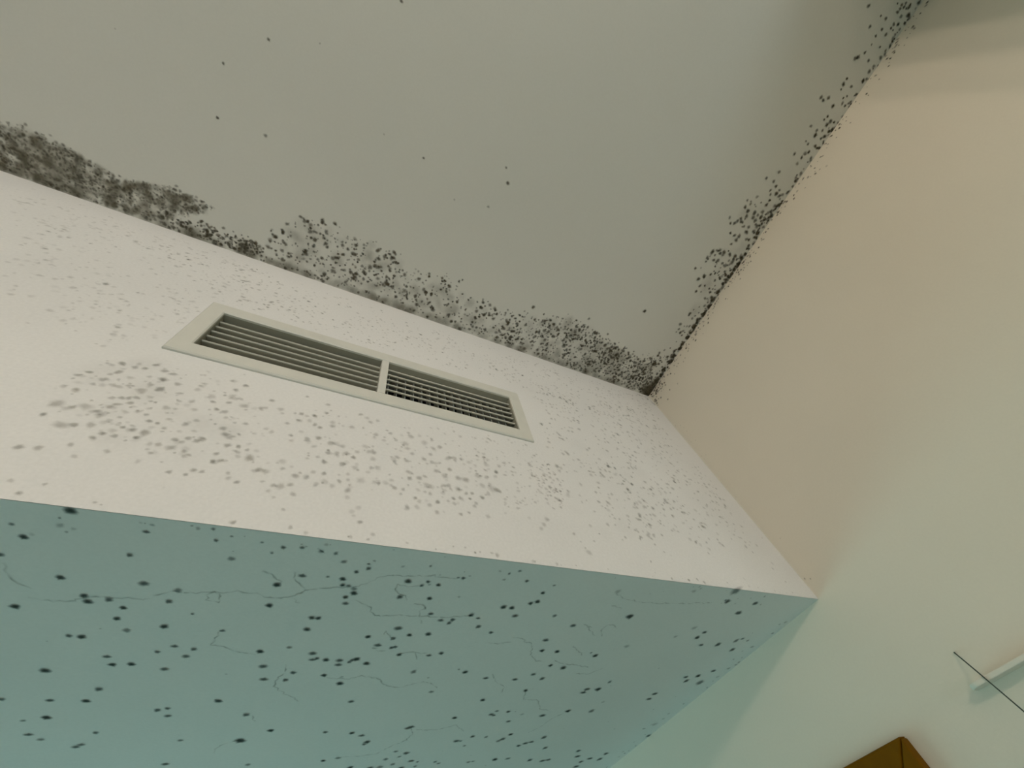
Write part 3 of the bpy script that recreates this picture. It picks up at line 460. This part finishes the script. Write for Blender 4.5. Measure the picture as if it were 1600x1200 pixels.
FACE_SPOTS = [[-1.1433,-0.547,0.0029,0.51],[-1.1327,-0.5497,0.0037,0.62],[-1.1335,-0.5757,0.0062,0.68],[-1.1205,-0.5765,0.0031,0.7],[-1.1129,-0.5715,0.0057,0.45],[-1.1331,-0.595,0.0032,0.73],[-1.1146,-0.6049,0.0055,0.6],[-1.1059,-0.6019,0.0036,0.6],[-1.0948,-0.5983,0.0041,0.65],[-1.0853,-0.6145,0.0029,0.55],[-1.0815,-0.6071,0.003,0.76],[-1.0966,-0.5792,0.0043,0.52],[-1.1012,-0.5752,0.0029,0.64],[-1.1233,-0.5222,0.0036,0.51],[-1.1115,-0.5273,0.0036,0.67],[-1.1185,-0.5019,0.0038,0.77],[-1.139,-0.5136,0.0028,0.76],[-1.1104,-0.4847,0.0036,0.5],[-1.102,-0.482,0.0032,0.67],[-1.1237,-0.4827,0.0036,0.76],[-1.0834,-0.5121,0.0035,0.52],[-1.0856,-0.5261,0.005,0.6],[-1.0721,-0.5165,0.0048,0.7],[-1.1016,-0.5495,0.0031,0.71],[-1.0947,-0.5461,0.0031,0.61],[-1.0895,-0.5435,0.0032,0.67],[-1.0844,-0.5404,0.0032,0.68],[-1.0926,-0.5581,0.0034,0.57],[-1.0842,-0.5519,0.0035,0.68],[-1.0968,-0.5651,0.003,0.65],[-1.0777,-0.4956,0.005,0.69],[-1.0834,-0.4779,0.0038,0.63],[-1.0736,-0.4796,0.0038,0.57],[-1.0618,-0.4986,0.0041,0.6],[-1.0959,-0.4699,0.0033,0.77],[-1.0401,-0.5006,0.0037,0.52],[-1.0221,-0.5079,0.0047,0.5],[-1.0116,-0.4642,0.0037,0.45],[-0.9971,-0.4679,0.0037,0.75],[-1.0037,-0.483,0.0036,0.8],[-1.0033,-0.4986,0.0039,0.53],[-0.9931,-0.4994,0.0035,0.54],[-0.9847,-0.5118,0.0053,0.52],[-1.0023,-0.5125,0.0033,0.66],[-1.0002,-0.5321,0.0036,0.62],[-1.009,-0.5308,0.0032,0.74],[-1.0531,-0.5473,0.0037,0.52],[-1.0571,-0.5749,0.003,0.76],[-1.0264,-0.5684,0.0036,0.61],[-1.0717,-0.5924,0.0028,0.73],[-1.0631,-0.5935,0.0032,0.73],[-1.0526,-0.5943,0.0051,0.77],[-1.0552,-0.6035,0.0032,0.62],[-1.0717,-0.6077,0.0031,0.66],[-1.0249,-0.5966,0.0034,0.65],[-1.0184,-0.5985,0.003,0.52],[-1.0157,-0.5904,0.0035,0.63],[-1.0069,-0.5921,0.0035,0.77],[-1.0034,-0.5874,0.0039,0.77],[-1.0415,-0.6093,0.0032,0.46],[-1.0348,-0.6083,0.0032,0.68],[-1.0238,-0.6098,0.0043,0.56],[-1.0358,-0.6224,0.0024,0.5],[-1.0666,-0.63,0.0029,0.5],[-0.9784,-0.5901,0.0036,0.73],[-0.9678,-0.5885,0.0029,0.79],[-0.9916,-0.5627,0.0038,0.63],[-0.9843,-0.5723,0.0034,0.58],[-0.9836,-0.6067,0.0031,0.63],[-0.9824,-0.6188,0.003,0.74],[-0.9768,-0.6158,0.003,0.71],[-0.9656,-0.5981,0.0028,0.47],[-0.9582,-0.591,0.0025,0.52],[-0.9519,-0.604,0.0048,0.75],[-1.0114,-0.611,0.0026,0.62],[-1.0053,-0.6156,0.0026,0.68],[-1.0114,-0.6435,0.0027,0.72],[-0.9972,-0.6437,0.0024,0.67],[-0.9934,-0.6359,0.0031,0.71],[-0.9862,-0.6363,0.0028,0.64],[-0.9615,-0.6392,0.0029,0.53],[-0.9639,-0.632,0.0026,0.52],[-0.9523,-0.6428,0.0025,0.8],[-0.9417,-0.6224,0.0031,0.45],[-1.1115,-0.6396,0.0035,0.69],[-1.1229,-0.6423,0.0034,0.76],[-1.1057,-0.681,0.0023,0.53],[-1.0846,-0.6799,0.0019,0.47],[-1.0944,-0.6295,0.0028,0.59],[-1.0844,-0.6429,0.0027,0.57],[-0.9312,-0.5282,0.003,0.53],[-0.9193,-0.5171,0.0036,0.52],[-0.9197,-0.5015,0.0037,0.73],[-0.9074,-0.5122,0.0037,0.4],[-0.8992,-0.5181,0.0037,0.73],[-0.8925,-0.5216,0.0031,0.37],[-0.9027,-0.5,0.0033,0.73],[-0.8788,-0.505,0.0039,0.48],[-0.8775,-0.5131,0.0038,0.64],[-0.865,-0.5074,0.0022,0.35],[-0.8533,-0.5054,0.0039,0.53],[-0.892,-0.4656,0.0035,0.62],[-0.8905,-0.4864,0.0034,0.6],[-0.8448,-0.4706,0.0037,0.67],[-0.8349,-0.4759,0.0037,0.41],[-0.8294,-0.4839,0.0036,0.51],[-0.8189,-0.5101,0.004,0.6],[-0.8068,-0.5191,0.0034,0.36],[-0.7988,-0.4998,0.0036,0.68],[-0.7898,-0.5126,0.0035,0.52],[-0.7754,-0.5162,0.0054,0.45],[-0.7728,-0.5264,0.0041,0.44],[-0.7675,-0.496,0.0044,0.61],[-0.755,-0.4894,0.0038,0.37],[-0.7475,-0.5045,0.0056,0.45],[-0.7346,-0.4932,0.0032,0.47],[-0.7337,-0.5113,0.0038,0.45],[-0.722,-0.5054,0.0045,0.64],[-0.9021,-0.5524,0.0039,0.59],[-0.8903,-0.544,0.004,0.71],[-0.8745,-0.5492,0.004,0.63],[-0.8677,-0.5485,0.0041,0.47],[-0.8593,-0.5506,0.0041,0.48],[-0.8302,-0.5413,0.0043,0.4],[-0.8722,-0.5687,0.0039,0.45],[-0.8637,-0.5669,0.0039,0.59],[-0.8524,-0.5632,0.0045,0.64],[-0.8401,-0.5559,0.0036,0.47],[-0.825,-0.5509,0.0037,0.49],[-0.8186,-0.5505,0.0037,0.67],[-0.8427,-0.5681,0.0035,0.73],[-0.8184,-0.5637,0.0041,0.38],[-0.791,-0.5552,0.0043,0.38],[-0.7857,-0.5501,0.0038,0.65],[-0.7732,-0.553,0.0039,0.55],[-0.7655,-0.5359,0.004,0.52],[-0.7477,-0.5416,0.0041,0.6],[-0.7378,-0.5284,0.0036,0.65],[-0.7309,-0.5453,0.0035,0.38],[-0.8756,-0.587,0.0037,0.73],[-0.8543,-0.5841,0.0043,0.73],[-0.8383,-0.587,0.0043,0.52],[-0.8188,-0.5813,0.0035,0.54],[-0.8108,-0.579,0.0045,0.46],[-0.7692,-0.5749,0.0042,0.58],[-0.9193,-0.5995,0.0042,0.43],[-0.9164,-0.6111,0.0029,0.56],[-0.938,-0.6187,0.0039,0.71],[-0.9311,-0.6207,0.0036,0.55],[-0.9011,-0.619,0.0037,0.68],[-0.89,-0.6173,0.0042,0.42],[-0.8721,-0.6068,0.0031,0.7],[-0.8689,-0.6197,0.0043,0.4],[-0.8599,-0.6254,0.0038,0.44],[-0.8533,-0.6157,0.0031,0.64],[-0.8439,-0.6104,0.0027,0.47],[-0.829,-0.6078,0.0051,0.4],[-0.8125,-0.6064,0.0038,0.38],[-0.8074,-0.6079,0.0028,0.67],[-0.7986,-0.6042,0.0043,0.36],[-0.7918,-0.5974,0.0034,0.37],[-0.7871,-0.6093,0.0034,0.73],[-0.7757,-0.61,0.0029,0.66],[-0.8415,-0.6275,0.0039,0.5],[-0.8408,-0.6391,0.0034,0.43],[-0.7678,-0.5871,0.0036,0.7],[-0.7546,-0.5835,0.0042,0.67],[-0.7467,-0.5782,0.0032,0.62],[-0.729,-0.5618,0.0045,0.56],[-0.7173,-0.5686,0.0057,0.56],[-0.7091,-0.5528,0.0035,0.74],[-0.7435,-0.5945,0.0052,0.56],[-0.7368,-0.5959,0.0042,0.38],[-0.7206,-0.5887,0.0032,0.38],[-0.7123,-0.5866,0.0038,0.59],[-0.6984,-0.5909,0.005,0.64],[-0.6966,-0.5679,0.0046,0.6],[-0.6854,-0.5683,0.0053,0.65],[-0.6647,-0.5542,0.0055,0.47],[-0.6502,-0.5537,0.0044,0.5],[-0.6344,-0.5476,0.0038,0.46],[-0.6594,-0.5731,0.0048,0.5],[-0.6442,-0.576,0.0066,0.46],[-0.6352,-0.577,0.0048,0.68],[-0.6637,-0.5967,0.0039,0.41],[-0.6524,-0.5877,0.0041,0.43],[-0.674,-0.6112,0.0032,0.64],[-0.6951,-0.6084,0.0037,0.51],[-0.7068,-0.6111,0.0031,0.49],[-0.6868,-0.5959,0.0033,0.74],[-0.6781,-0.5938,0.0034,0.71],[-0.7545,-0.6261,0.0034,0.44],[-0.7575,-0.6363,0.0037,0.41],[-0.7298,-0.6215,0.0035,0.55],[-0.7314,-0.6389,0.0038,0.58],[-0.7393,-0.6099,0.003,0.49],[-0.9113,-0.6384,0.0043,0.59],[-0.9183,-0.639,0.0031,0.62],[-0.9026,-0.6342,0.0032,0.68],[-0.9213,-0.6482,0.0026,0.45],[-0.8971,-0.6472,0.0035,0.61],[-0.9138,-0.6559,0.0022,0.37],[-0.8265,-0.6522,0.0033,0.38],[-0.8327,-0.6596,0.0032,0.37],[-0.8303,-0.665,0.0024,0.4],[-0.8223,-0.6728,0.0028,0.66],[-0.7705,-0.6417,0.0032,0.5],[-0.6997,-0.5248,0.0044,0.55],[-0.7102,-0.5281,0.005,0.53],[-0.6878,-0.5229,0.0038,0.43],[-0.6762,-0.5269,0.0038,0.37],[-0.6459,-0.5233,0.0053,0.42],[-0.6311,-0.5358,0.0046,0.69],[-0.6229,-0.5203,0.0041,0.49],[-0.6123,-0.5093,0.0042,0.52],[-0.6589,-0.6326,0.0037,0.46],[-0.6985,-0.6363,0.003,0.65],[-0.6867,-0.6311,0.0026,0.63],[-0.8069,-0.6869,0.0027,0.5],[-0.901,-0.6702,0.0022,0.55],[-0.9301,-0.6358,0.0023,0.51],[-0.9674,-0.5083,0.003,0.58],[-0.9624,-0.506,0.003,0.59],[-0.9453,-0.5021,0.0041,0.58],[-0.9216,-0.4583,0.0029,0.71],[-0.9598,-0.4873,0.0032,0.73]]
FACE_TOP = [[[-1.3295,-0.0658],[-1.0824,-0.0449],[-0.6833,-0.0424],[-0.0525,-0.0293],[-0.0265,-0.1548],[-0.4249,-0.2936],[-0.5382,-0.2142],[-0.8275,-0.2342],[-1.0955,-0.2497]]]
FACE_LEFT = [[[-1.4993,-0.0405],[-1.3676,-0.0258],[-1.2042,-0.0254],[-1.0778,-0.0619],[-1.0986,-0.2679],[-1.1112,-0.4237],[-1.1605,-0.4591],[-1.2726,-0.4155]]]
FACE_RIGHT = [[[-0.4882,-0.2164],[-0.0731,-0.1097],[-0.0324,-0.4164],[-0.0819,-0.6047],[-0.3255,-0.6394],[-0.4766,-0.6256],[-0.5329,-0.5428],[-0.5095,-0.4158]]]
FACE_RIGHT2 = [[[-0.1058,-0.1244],[-0.0422,-0.6568],[-0.5321,-0.6795],[-0.6189,-0.6159],[-0.5155,-0.4372]]]
FACE_LOW = [[[-0.9778,-0.5167],[-0.8496,-0.4591],[-0.5307,-0.4424],[-0.497,-0.5488],[-0.6189,-0.6159],[-0.7585,-0.6338],[-0.8574,-0.6353],[-0.9449,-0.606]]]
FACE_PINK = [[[-0.5683,-0.5141],[-0.5237,-0.4897],[-0.4984,-0.5341],[-0.5257,-0.5968],[-0.5526,-0.5894]]]
FACE_CLUSTER = [[[-1.1494,-0.5453],[-1.1401,-0.4881],[-1.0877,-0.4635],[-0.9943,-0.4613],[-0.9449,-0.606],[-1.0241,-0.6304],[-1.1097,-0.6095]]]

# ------------------------------------------------------------------ mould
rnd = random.Random(11)


def colony(verts, faces, dens, org, e1, e2, nrm, u, v, r, a, lift, elong=1.0, ang=0.0, n=9, cap=0.005):
    """one soft-edged, slightly domed, irregular spot; its density is 0 on the rim"""
    base = len(verts)
    ca, sa = math.cos(ang), math.sin(ang)
    wob = [rnd.uniform(0.78, 1.22) for _ in range(n)]
    c = org + e1 * u + e2 * v
    verts.append(c + nrm * (lift + min(r, cap) * 0.04)); dens.append(a)
    for rr, dd, hh in ((0.48, 0.84, 0.03), (0.78, 0.40, 0.012), (1.18, 0.0, 0.0)):
        for k in range(n):
            t = 2 * math.pi * k / n
            x, y = rr * r * wob[k] * math.cos(t) * elong, rr * r * wob[k] * math.sin(t) / elong
            verts.append(c + e1 * (x * ca - y * sa) + e2 * (x * sa + y * ca) + nrm * (lift + min(r, cap) * hh))
            dens.append(a * dd)
    for k in range(n):
        k2 = (k + 1) % n
        faces.append((base, base + 1 + k, base + 1 + k2))
        for s in (0, n):
            faces.append((base + 1 + s + k, base + 1 + s + n + k, base + 1 + s + n + k2, base + 1 + s + k2))


def colonies(name, lst, org, e1, e2, nrm, mat, parent, lift=0.0003):
    verts, faces, dens = [], [], []
    for i, (u, v, r, a) in enumerate(lst):
        colony(verts, faces, dens, org, e1, e2, nrm, u, v, r, a, lift + (i % 23) * 0.000012,
               rnd.uniform(0.9, 1.15), rnd.uniform(0, 3.14))
    me = bpy.data.meshes.new(name)
    me.from_pydata([tuple(v) for v in verts], [], faces)
    at = me.attributes.new("growth", 'FLOAT', 'POINT')
    at.data.foreach_set("value", dens)
    me.update()
    for p in me.polygons: p.use_smooth = True
    return tag(link(name, me, mat, parent), kind="stuff")


def inside(p, poly):
    r = False
    j = len(poly) - 1
    for i in range(len(poly)):
        a, b = poly[i], poly[j]
        if (a[1] > p[1]) != (b[1] > p[1]) and p[0] < (b[0] - a[0]) * (p[1] - a[1]) / (b[1] - a[1]) + a[0]:
            r = not r
        j = i
    return r


def scatter(poly, n, r0, r1, a0, a1, jitter=0.0, clump=0, spread=0.02, lim=None):
    xs = [p[0] for p in poly]; ys = [p[1] for p in poly]
    out = []
    seeds = []
    tries = 0
    while len(out) < n and tries < n * 60:
        tries += 1
        if clump and seeds and rnd.random() < 0.55:
            s = rnd.choice(seeds[-clump:])
            p = (rnd.gauss(s[0], spread), rnd.gauss(s[1], spread))
        else:
            p = (rnd.uniform(min(xs), max(xs)), rnd.uniform(min(ys), max(ys)))
            if inside(p, poly): seeds.append(p)
        q = (p[0] + rnd.gauss(0, jitter), p[1] + rnd.gauss(0, jitter)) if jitter else p
        if not inside(p, poly) or (lim and not lim(q)):
            continue
        f = rnd.random() ** 1.6
        out.append((q[0], q[1], r0 + (r1 - r0) * f, rnd.uniform(a0, a1)))
    return out


V = Vector
ex, ey, ez = V((1, 0, 0)), V((0, 1, 0)), V((0, 0, 1))
O = V((0, 0, CEIL))
ok_c = lambda q: q[1] < -0.003 and q[0] < -0.003
ok_f = lambda q: -0.69 < q[1] < -0.004 and q[0] < -0.004 and not (VX0 - 0.03 < q[0] < VX1 + 0.03 and VZ0 - CEIL - 0.032 < q[1] < VZ1 - CEIL + 0.032)

def within(lst, poly):
    """keep the films that stay inside the outline"""
    return [h for h in lst if all(inside((h[0] + dx * h[2] * 0.8, min(h[1] + dy * h[2] * 0.8, -0.012)), poly) for dx, dy in ((1, 0), (-1, 0), (0, -1)))]


# ceiling: dense band along the bulkhead, thinner band along the adjoining wall, stray spots
sp = list(CEILING_SPOTS)
sp += scatter(BAND_LOBE[0], 1350, 0.0014, 0.0040, 0.18, 0.55, 0.003, 60, 0.012, ok_c)
sp += scatter(BAND_NARROW[0], 220, 0.0018, 0.0046, 0.45, 0.85, 0.003, 20, 0.010, ok_c)
sp += scatter(BAND_MAIN[0], 780, 0.0022, 0.0058, 0.5, 0.95, 0.006, 30, 0.018, ok_c)
sp += scatter(BAND_MAIN[0], 720, 0.0014, 0.0034, 0.3, 0.7, 0.006, 30, 0.015, ok_c)
sp += scatter(BAND_TAIL[0], 420, 0.0018, 0.0052, 0.5, 0.9, 0.004, 30, 0.015, ok_c)
sp += scatter(BAND_RIGHT[0], 150, 0.0025, 0.0058, 0.45, 0.95, 0.004, 14, 0.02, ok_c)
for i in range(230):       # grimy seam along the adjoining wall, heaviest in the corner
    y = -0.62 * rnd.random() ** 1.7 - 0.004
    sp.append((-0.003 - abs(rnd.gauss(0, 0.007)), y, rnd.uniform(0.003, 0.0068), rnd.uniform(0.6, 1)))
for i in range(60):
    y = rnd.uniform(-1.3, -0.6)
    sp.append((-0.004 - abs(rnd.gauss(0, 0.006)), y, rnd.uniform(0.002, 0.005), rnd.uniform(0.5, 0.95)))
colonies("mold_speckles", sp, O, ex, ey, -ez, M_MOLD, ceiling, 0.0002)
hz = [(x, y, r, a) for x, y, r, a in
      within(scatter(BAND_LOBE[0], 640, 0.006, 0.012, 0.12, 0.30, 0, 0, 0, ok_c), BAND_LOBE[0]) + within(scatter(BAND_MAIN[0], 420, 0.010, 0.020, 0.04, 0.13, 0, 0, 0, ok_c), BAND_MAIN[0])
      + within(scatter(BAND_NARROW[0], 25, 0.010, 0.018, 0.15, 0.35, 0, 0, 0, ok_c), BAND_NARROW[0]) + within(scatter(BAND_TAIL[0], 30, 0.02, 0.04, 0.08, 0.2, 0, 0, 0, ok_c), BAND_TAIL[0])
      + within(scatter(BAND_RIGHT[0], 25, 0.015, 0.03, 0.03, 0.1, 0, 0, 0, ok_c), BAND_RIGHT[0])]
for i in range(150):       # dusty shade of growth right along the seam with the bulkhead
    x = rnd.uniform(-1.6, -0.01)
    hz.append((x, -0.006, rnd.uniform(0.010, 0.018), rnd.uniform(0.1, 0.28)))
for i in range(18):
    hz.append((-abs(rnd.gauss(0, 0.012)) - 0.004, -abs(rnd.gauss(0, 0.03)) - 0.004, rnd.uniform(0.012, 0.025), rnd.uniform(0.2, 0.4)))
hz = [h for h in hz if h[0] + h[2] * 0 < 0]
colonies("mold_film", hz, O, ex, ey, -ez, M_FILM, ceiling, 0.00008)

# bulkhead face
sf = [(x, z, r, a) for x, z, r, a in FACE_SPOTS if ok_f((x, z))]
sf += scatter(FACE_TOP[0], 1000, 0.0014, 0.0036, 0.25, 0.7, 0.004, 40, 0.02, ok_f)
sf += scatter(FACE_LEFT[0], 520, 0.0014, 0.0040, 0.12, 0.42, 0.004, 40, 0.02, ok_f)
sf += scatter(FACE_RIGHT[0], 560, 0.0020, 0.0046, 0.25, 0.65, 0.006, 30, 0.025, ok_f)
sf += scatter(FACE_RIGHT2[0], 170, 0.0020, 0.0046, 0.25, 0.65, 0.01, 12, 0.02, ok_f)
sf += scatter(FACE_LOW[0], 280, 0.0016, 0.0036, 0.2, 0.55, 0.006, 16, 0.02, ok_f)
sf += scatter(FACE_CLUSTER[0], 200, 0.0014, 0.0036, 0.15, 0.5, 0.006, 16, 0.02, ok_f)
for i in range(160):
    sf.append((rnd.uniform(-1.5, -0.02), rnd.uniform(-0.68, -0.02), rnd.uniform(0.0012, 0.003), rnd.uniform(0.1, 0.35)))
for i in range(45):       # traces on the lower arris
    sf.append((rnd.uniform(-1.2, -0.03), -0.70 + abs(rnd.gauss(0, 0.004)) + 0.003, rnd.uniform(0.001, 0.003), rnd.uniform(0.3, 0.7)))
for i in range(40):
    sf.append((-abs(rnd.gauss(0, 0.03)) - 0.004, -abs(rnd.gauss(0, 0.03)) - 0.003, rnd.uniform(0.002, 0.004), rnd.uniform(0.3, 0.7)))
sf = [s for s in sf if ok_f((s[0], max(s[1], -0.689)))]
sf = [(x, z, q * 1.15, a * 0.50) for x, z, q, a in sf]
colonies("mold_speckles", sf, O, ex, ez, -ey, M_MOLD_PALE, wall_bulkhead, 0.0002)
sfp = scatter(FACE_PINK[0], 70, 0.0018, 0.0036, 0.10, 0.26, 0.004, 40, 0.02, ok_f)
sfp += scatter(FACE_LOW[0], 40, 0.002, 0.0040, 0.1, 0.28, 0.006, 10, 0.02, ok_f)
colonies("mold_pink_speckles", sfp, O, ex, ez, -ey, M_MOLD_PINK, wall_bulkhead, 0.0005)
hf = [(x, z, r, a) for x, z, r, a in
      scatter(FACE_CLUSTER[0], 30, 0.012, 0.025, 0.01, 0.035, 0, 0, 0, ok_f) + scatter(FACE_RIGHT[0], 20, 0.015, 0.03, 0.01, 0.03, 0, 0, 0, ok_f)]
colonies("mold_film", hf, O, ex, ez, -ey, M_MOLD_PALE, wall_bulkhead, 0.00008)

# adjoining wall: specks just below the ceiling seam and in the corner
sw = []
for i in range(240):
    y = -0.004 - 1.05 * rnd.random() ** 1.5
    sw.append((y, -0.003 - abs(rnd.gauss(0, 0.012)) - (0.02 * rnd.random() if rnd.random() < .25 else 0), rnd.uniform(0.0012, 0.0036), rnd.uniform(0.35, 0.9)))
for i in range(45):
    sw.append((-abs(rnd.gauss(0, 0.05)) - 0.003, -abs(rnd.gauss(0, 0.03)) - 0.003, rnd.uniform(0.002, 0.004), rnd.uniform(0.4, 0.8)))
for i in range(14):
    sw.append((-0.004 - rnd.random() * 0.02, -rnd.uniform(0.1, 0.69), rnd.uniform(0.001, 0.002), rnd.uniform(0.2, 0.5)))
colonies("mold_speckles", sw, O, ey, ez, -ex, M_MOLD, wall_right, 0.0003)

# underside: every spot is a piece of its own
variants = {}
for kind_i in range(4):
    for lvl in (0.3, 0.55, 0.75, 0.95):
        verts, faces, dens = [], [], []
        colony(verts, faces, dens, V((0, 0, 0)), ex, ey, -ez, 0, 0, 1.0, lvl, 0.0, rnd.uniform(0.95, 1.1), rnd.uniform(0, 3), 12, 1.0)
        me = bpy.data.meshes.new("mold_spot")
        me.from_pydata([tuple(v) for v in verts], [], faces)
        at = me.attributes.new("growth", 'FLOAT', 'POINT')
        at.data.foreach_set("value", dens)
        me.materials.append(M_MOLD_SOF)
        for p in me.polygons: p.use_smooth = True
        variants[(kind_i, lvl)] = me
for i, (x, y, r, a) in enumerate(SOFFIT_SPOTS):
    if x > -0.004 or y < 0.003:
        continue
    lvl = min((0.3, 0.55, 0.75, 0.95), key=lambda q: abs(q - a))
    o = bpy.data.objects.new("mold_spot", variants[(i % 4, lvl)])
    COL.objects.link(o)
    o.parent = ceiling_low
    o.location = (x, y, SOF - 0.0003 - 0.00004 * (i % 7))
    o.scale = (r * 1.08, r * 1.08, r)
verts, faces, dens = [], [], []
for line in SOFFIT_THREADS:
    fine = []
    for a, b in zip(line, line[1:]):
        n = max(2, int(math.hypot(b[0] - a[0], b[1] - a[1]) / 0.004))
        for k in range(n):
            t = k / n
            fine.append((a[0] + (b[0] - a[0]) * t + rnd.gauss(0, 0.0009), a[1] + (b[1] - a[1]) * t + rnd.gauss(0, 0.0009)))
    fine.append(line[-1])
    base = len(verts)
    for i, p in enumerate(fine):
        q0, q1 = fine[max(0, i - 1)], fine[min(len(fine) - 1, i + 1)]
        t = Vector((q1[0] - q0[0], q1[1] - q0[1])).normalized()
        w = 0.0016 * rnd.uniform(0.7, 1.3)
        d = 0.42 * rnd.random() ** 0.7 * (0.4 if i in (0, len(fine) - 1) else 1)
        for s, dd, h in ((-1, 0, 0), (0, 1, 0.0002), (1, 0, 0)):
            verts.append((p[0] - t.y * w * s, p[1] + t.x * w * s, SOF - 0.0002 - h)); dens.append(d * dd)
    for i in range(len(fine) - 1):
        b = base + 3 * i
        faces += [(b, b + 1, b + 4, b + 3), (b + 1, b + 2, b + 5, b + 4)]
me = bpy.data.meshes.new("mold_threads")
me.from_pydata(verts, [], faces)
me.attributes.new("growth", 'FLOAT', 'POINT').data.foreach_set("value", dens)
tag(link("mold_threads", me, M_THREAD, ceiling_low), kind="stuff")
su = []
for i in range(70):       # faint specks between the spots and along the arris
    su.append((rnd.uniform(-1.15, -0.05), 0.004 + (abs(rnd.gauss(0, 0.02)) if i % 2 else rnd.uniform(0, 0.8)), rnd.uniform(0.001, 0.003), rnd.uniform(0.2, 0.5)))
for i in range(25):
    su.append((-0.005 - abs(rnd.gauss(0, 0.02)), rnd.uniform(0.05, 0.8), rnd.uniform(0.002, 0.005), rnd.uniform(0.2, 0.5)))
colonies("mold_specks", su, V((0, 0, SOF)), ex, ey, -ez, M_MOLD_SOF, ceiling_low, 0.0003)
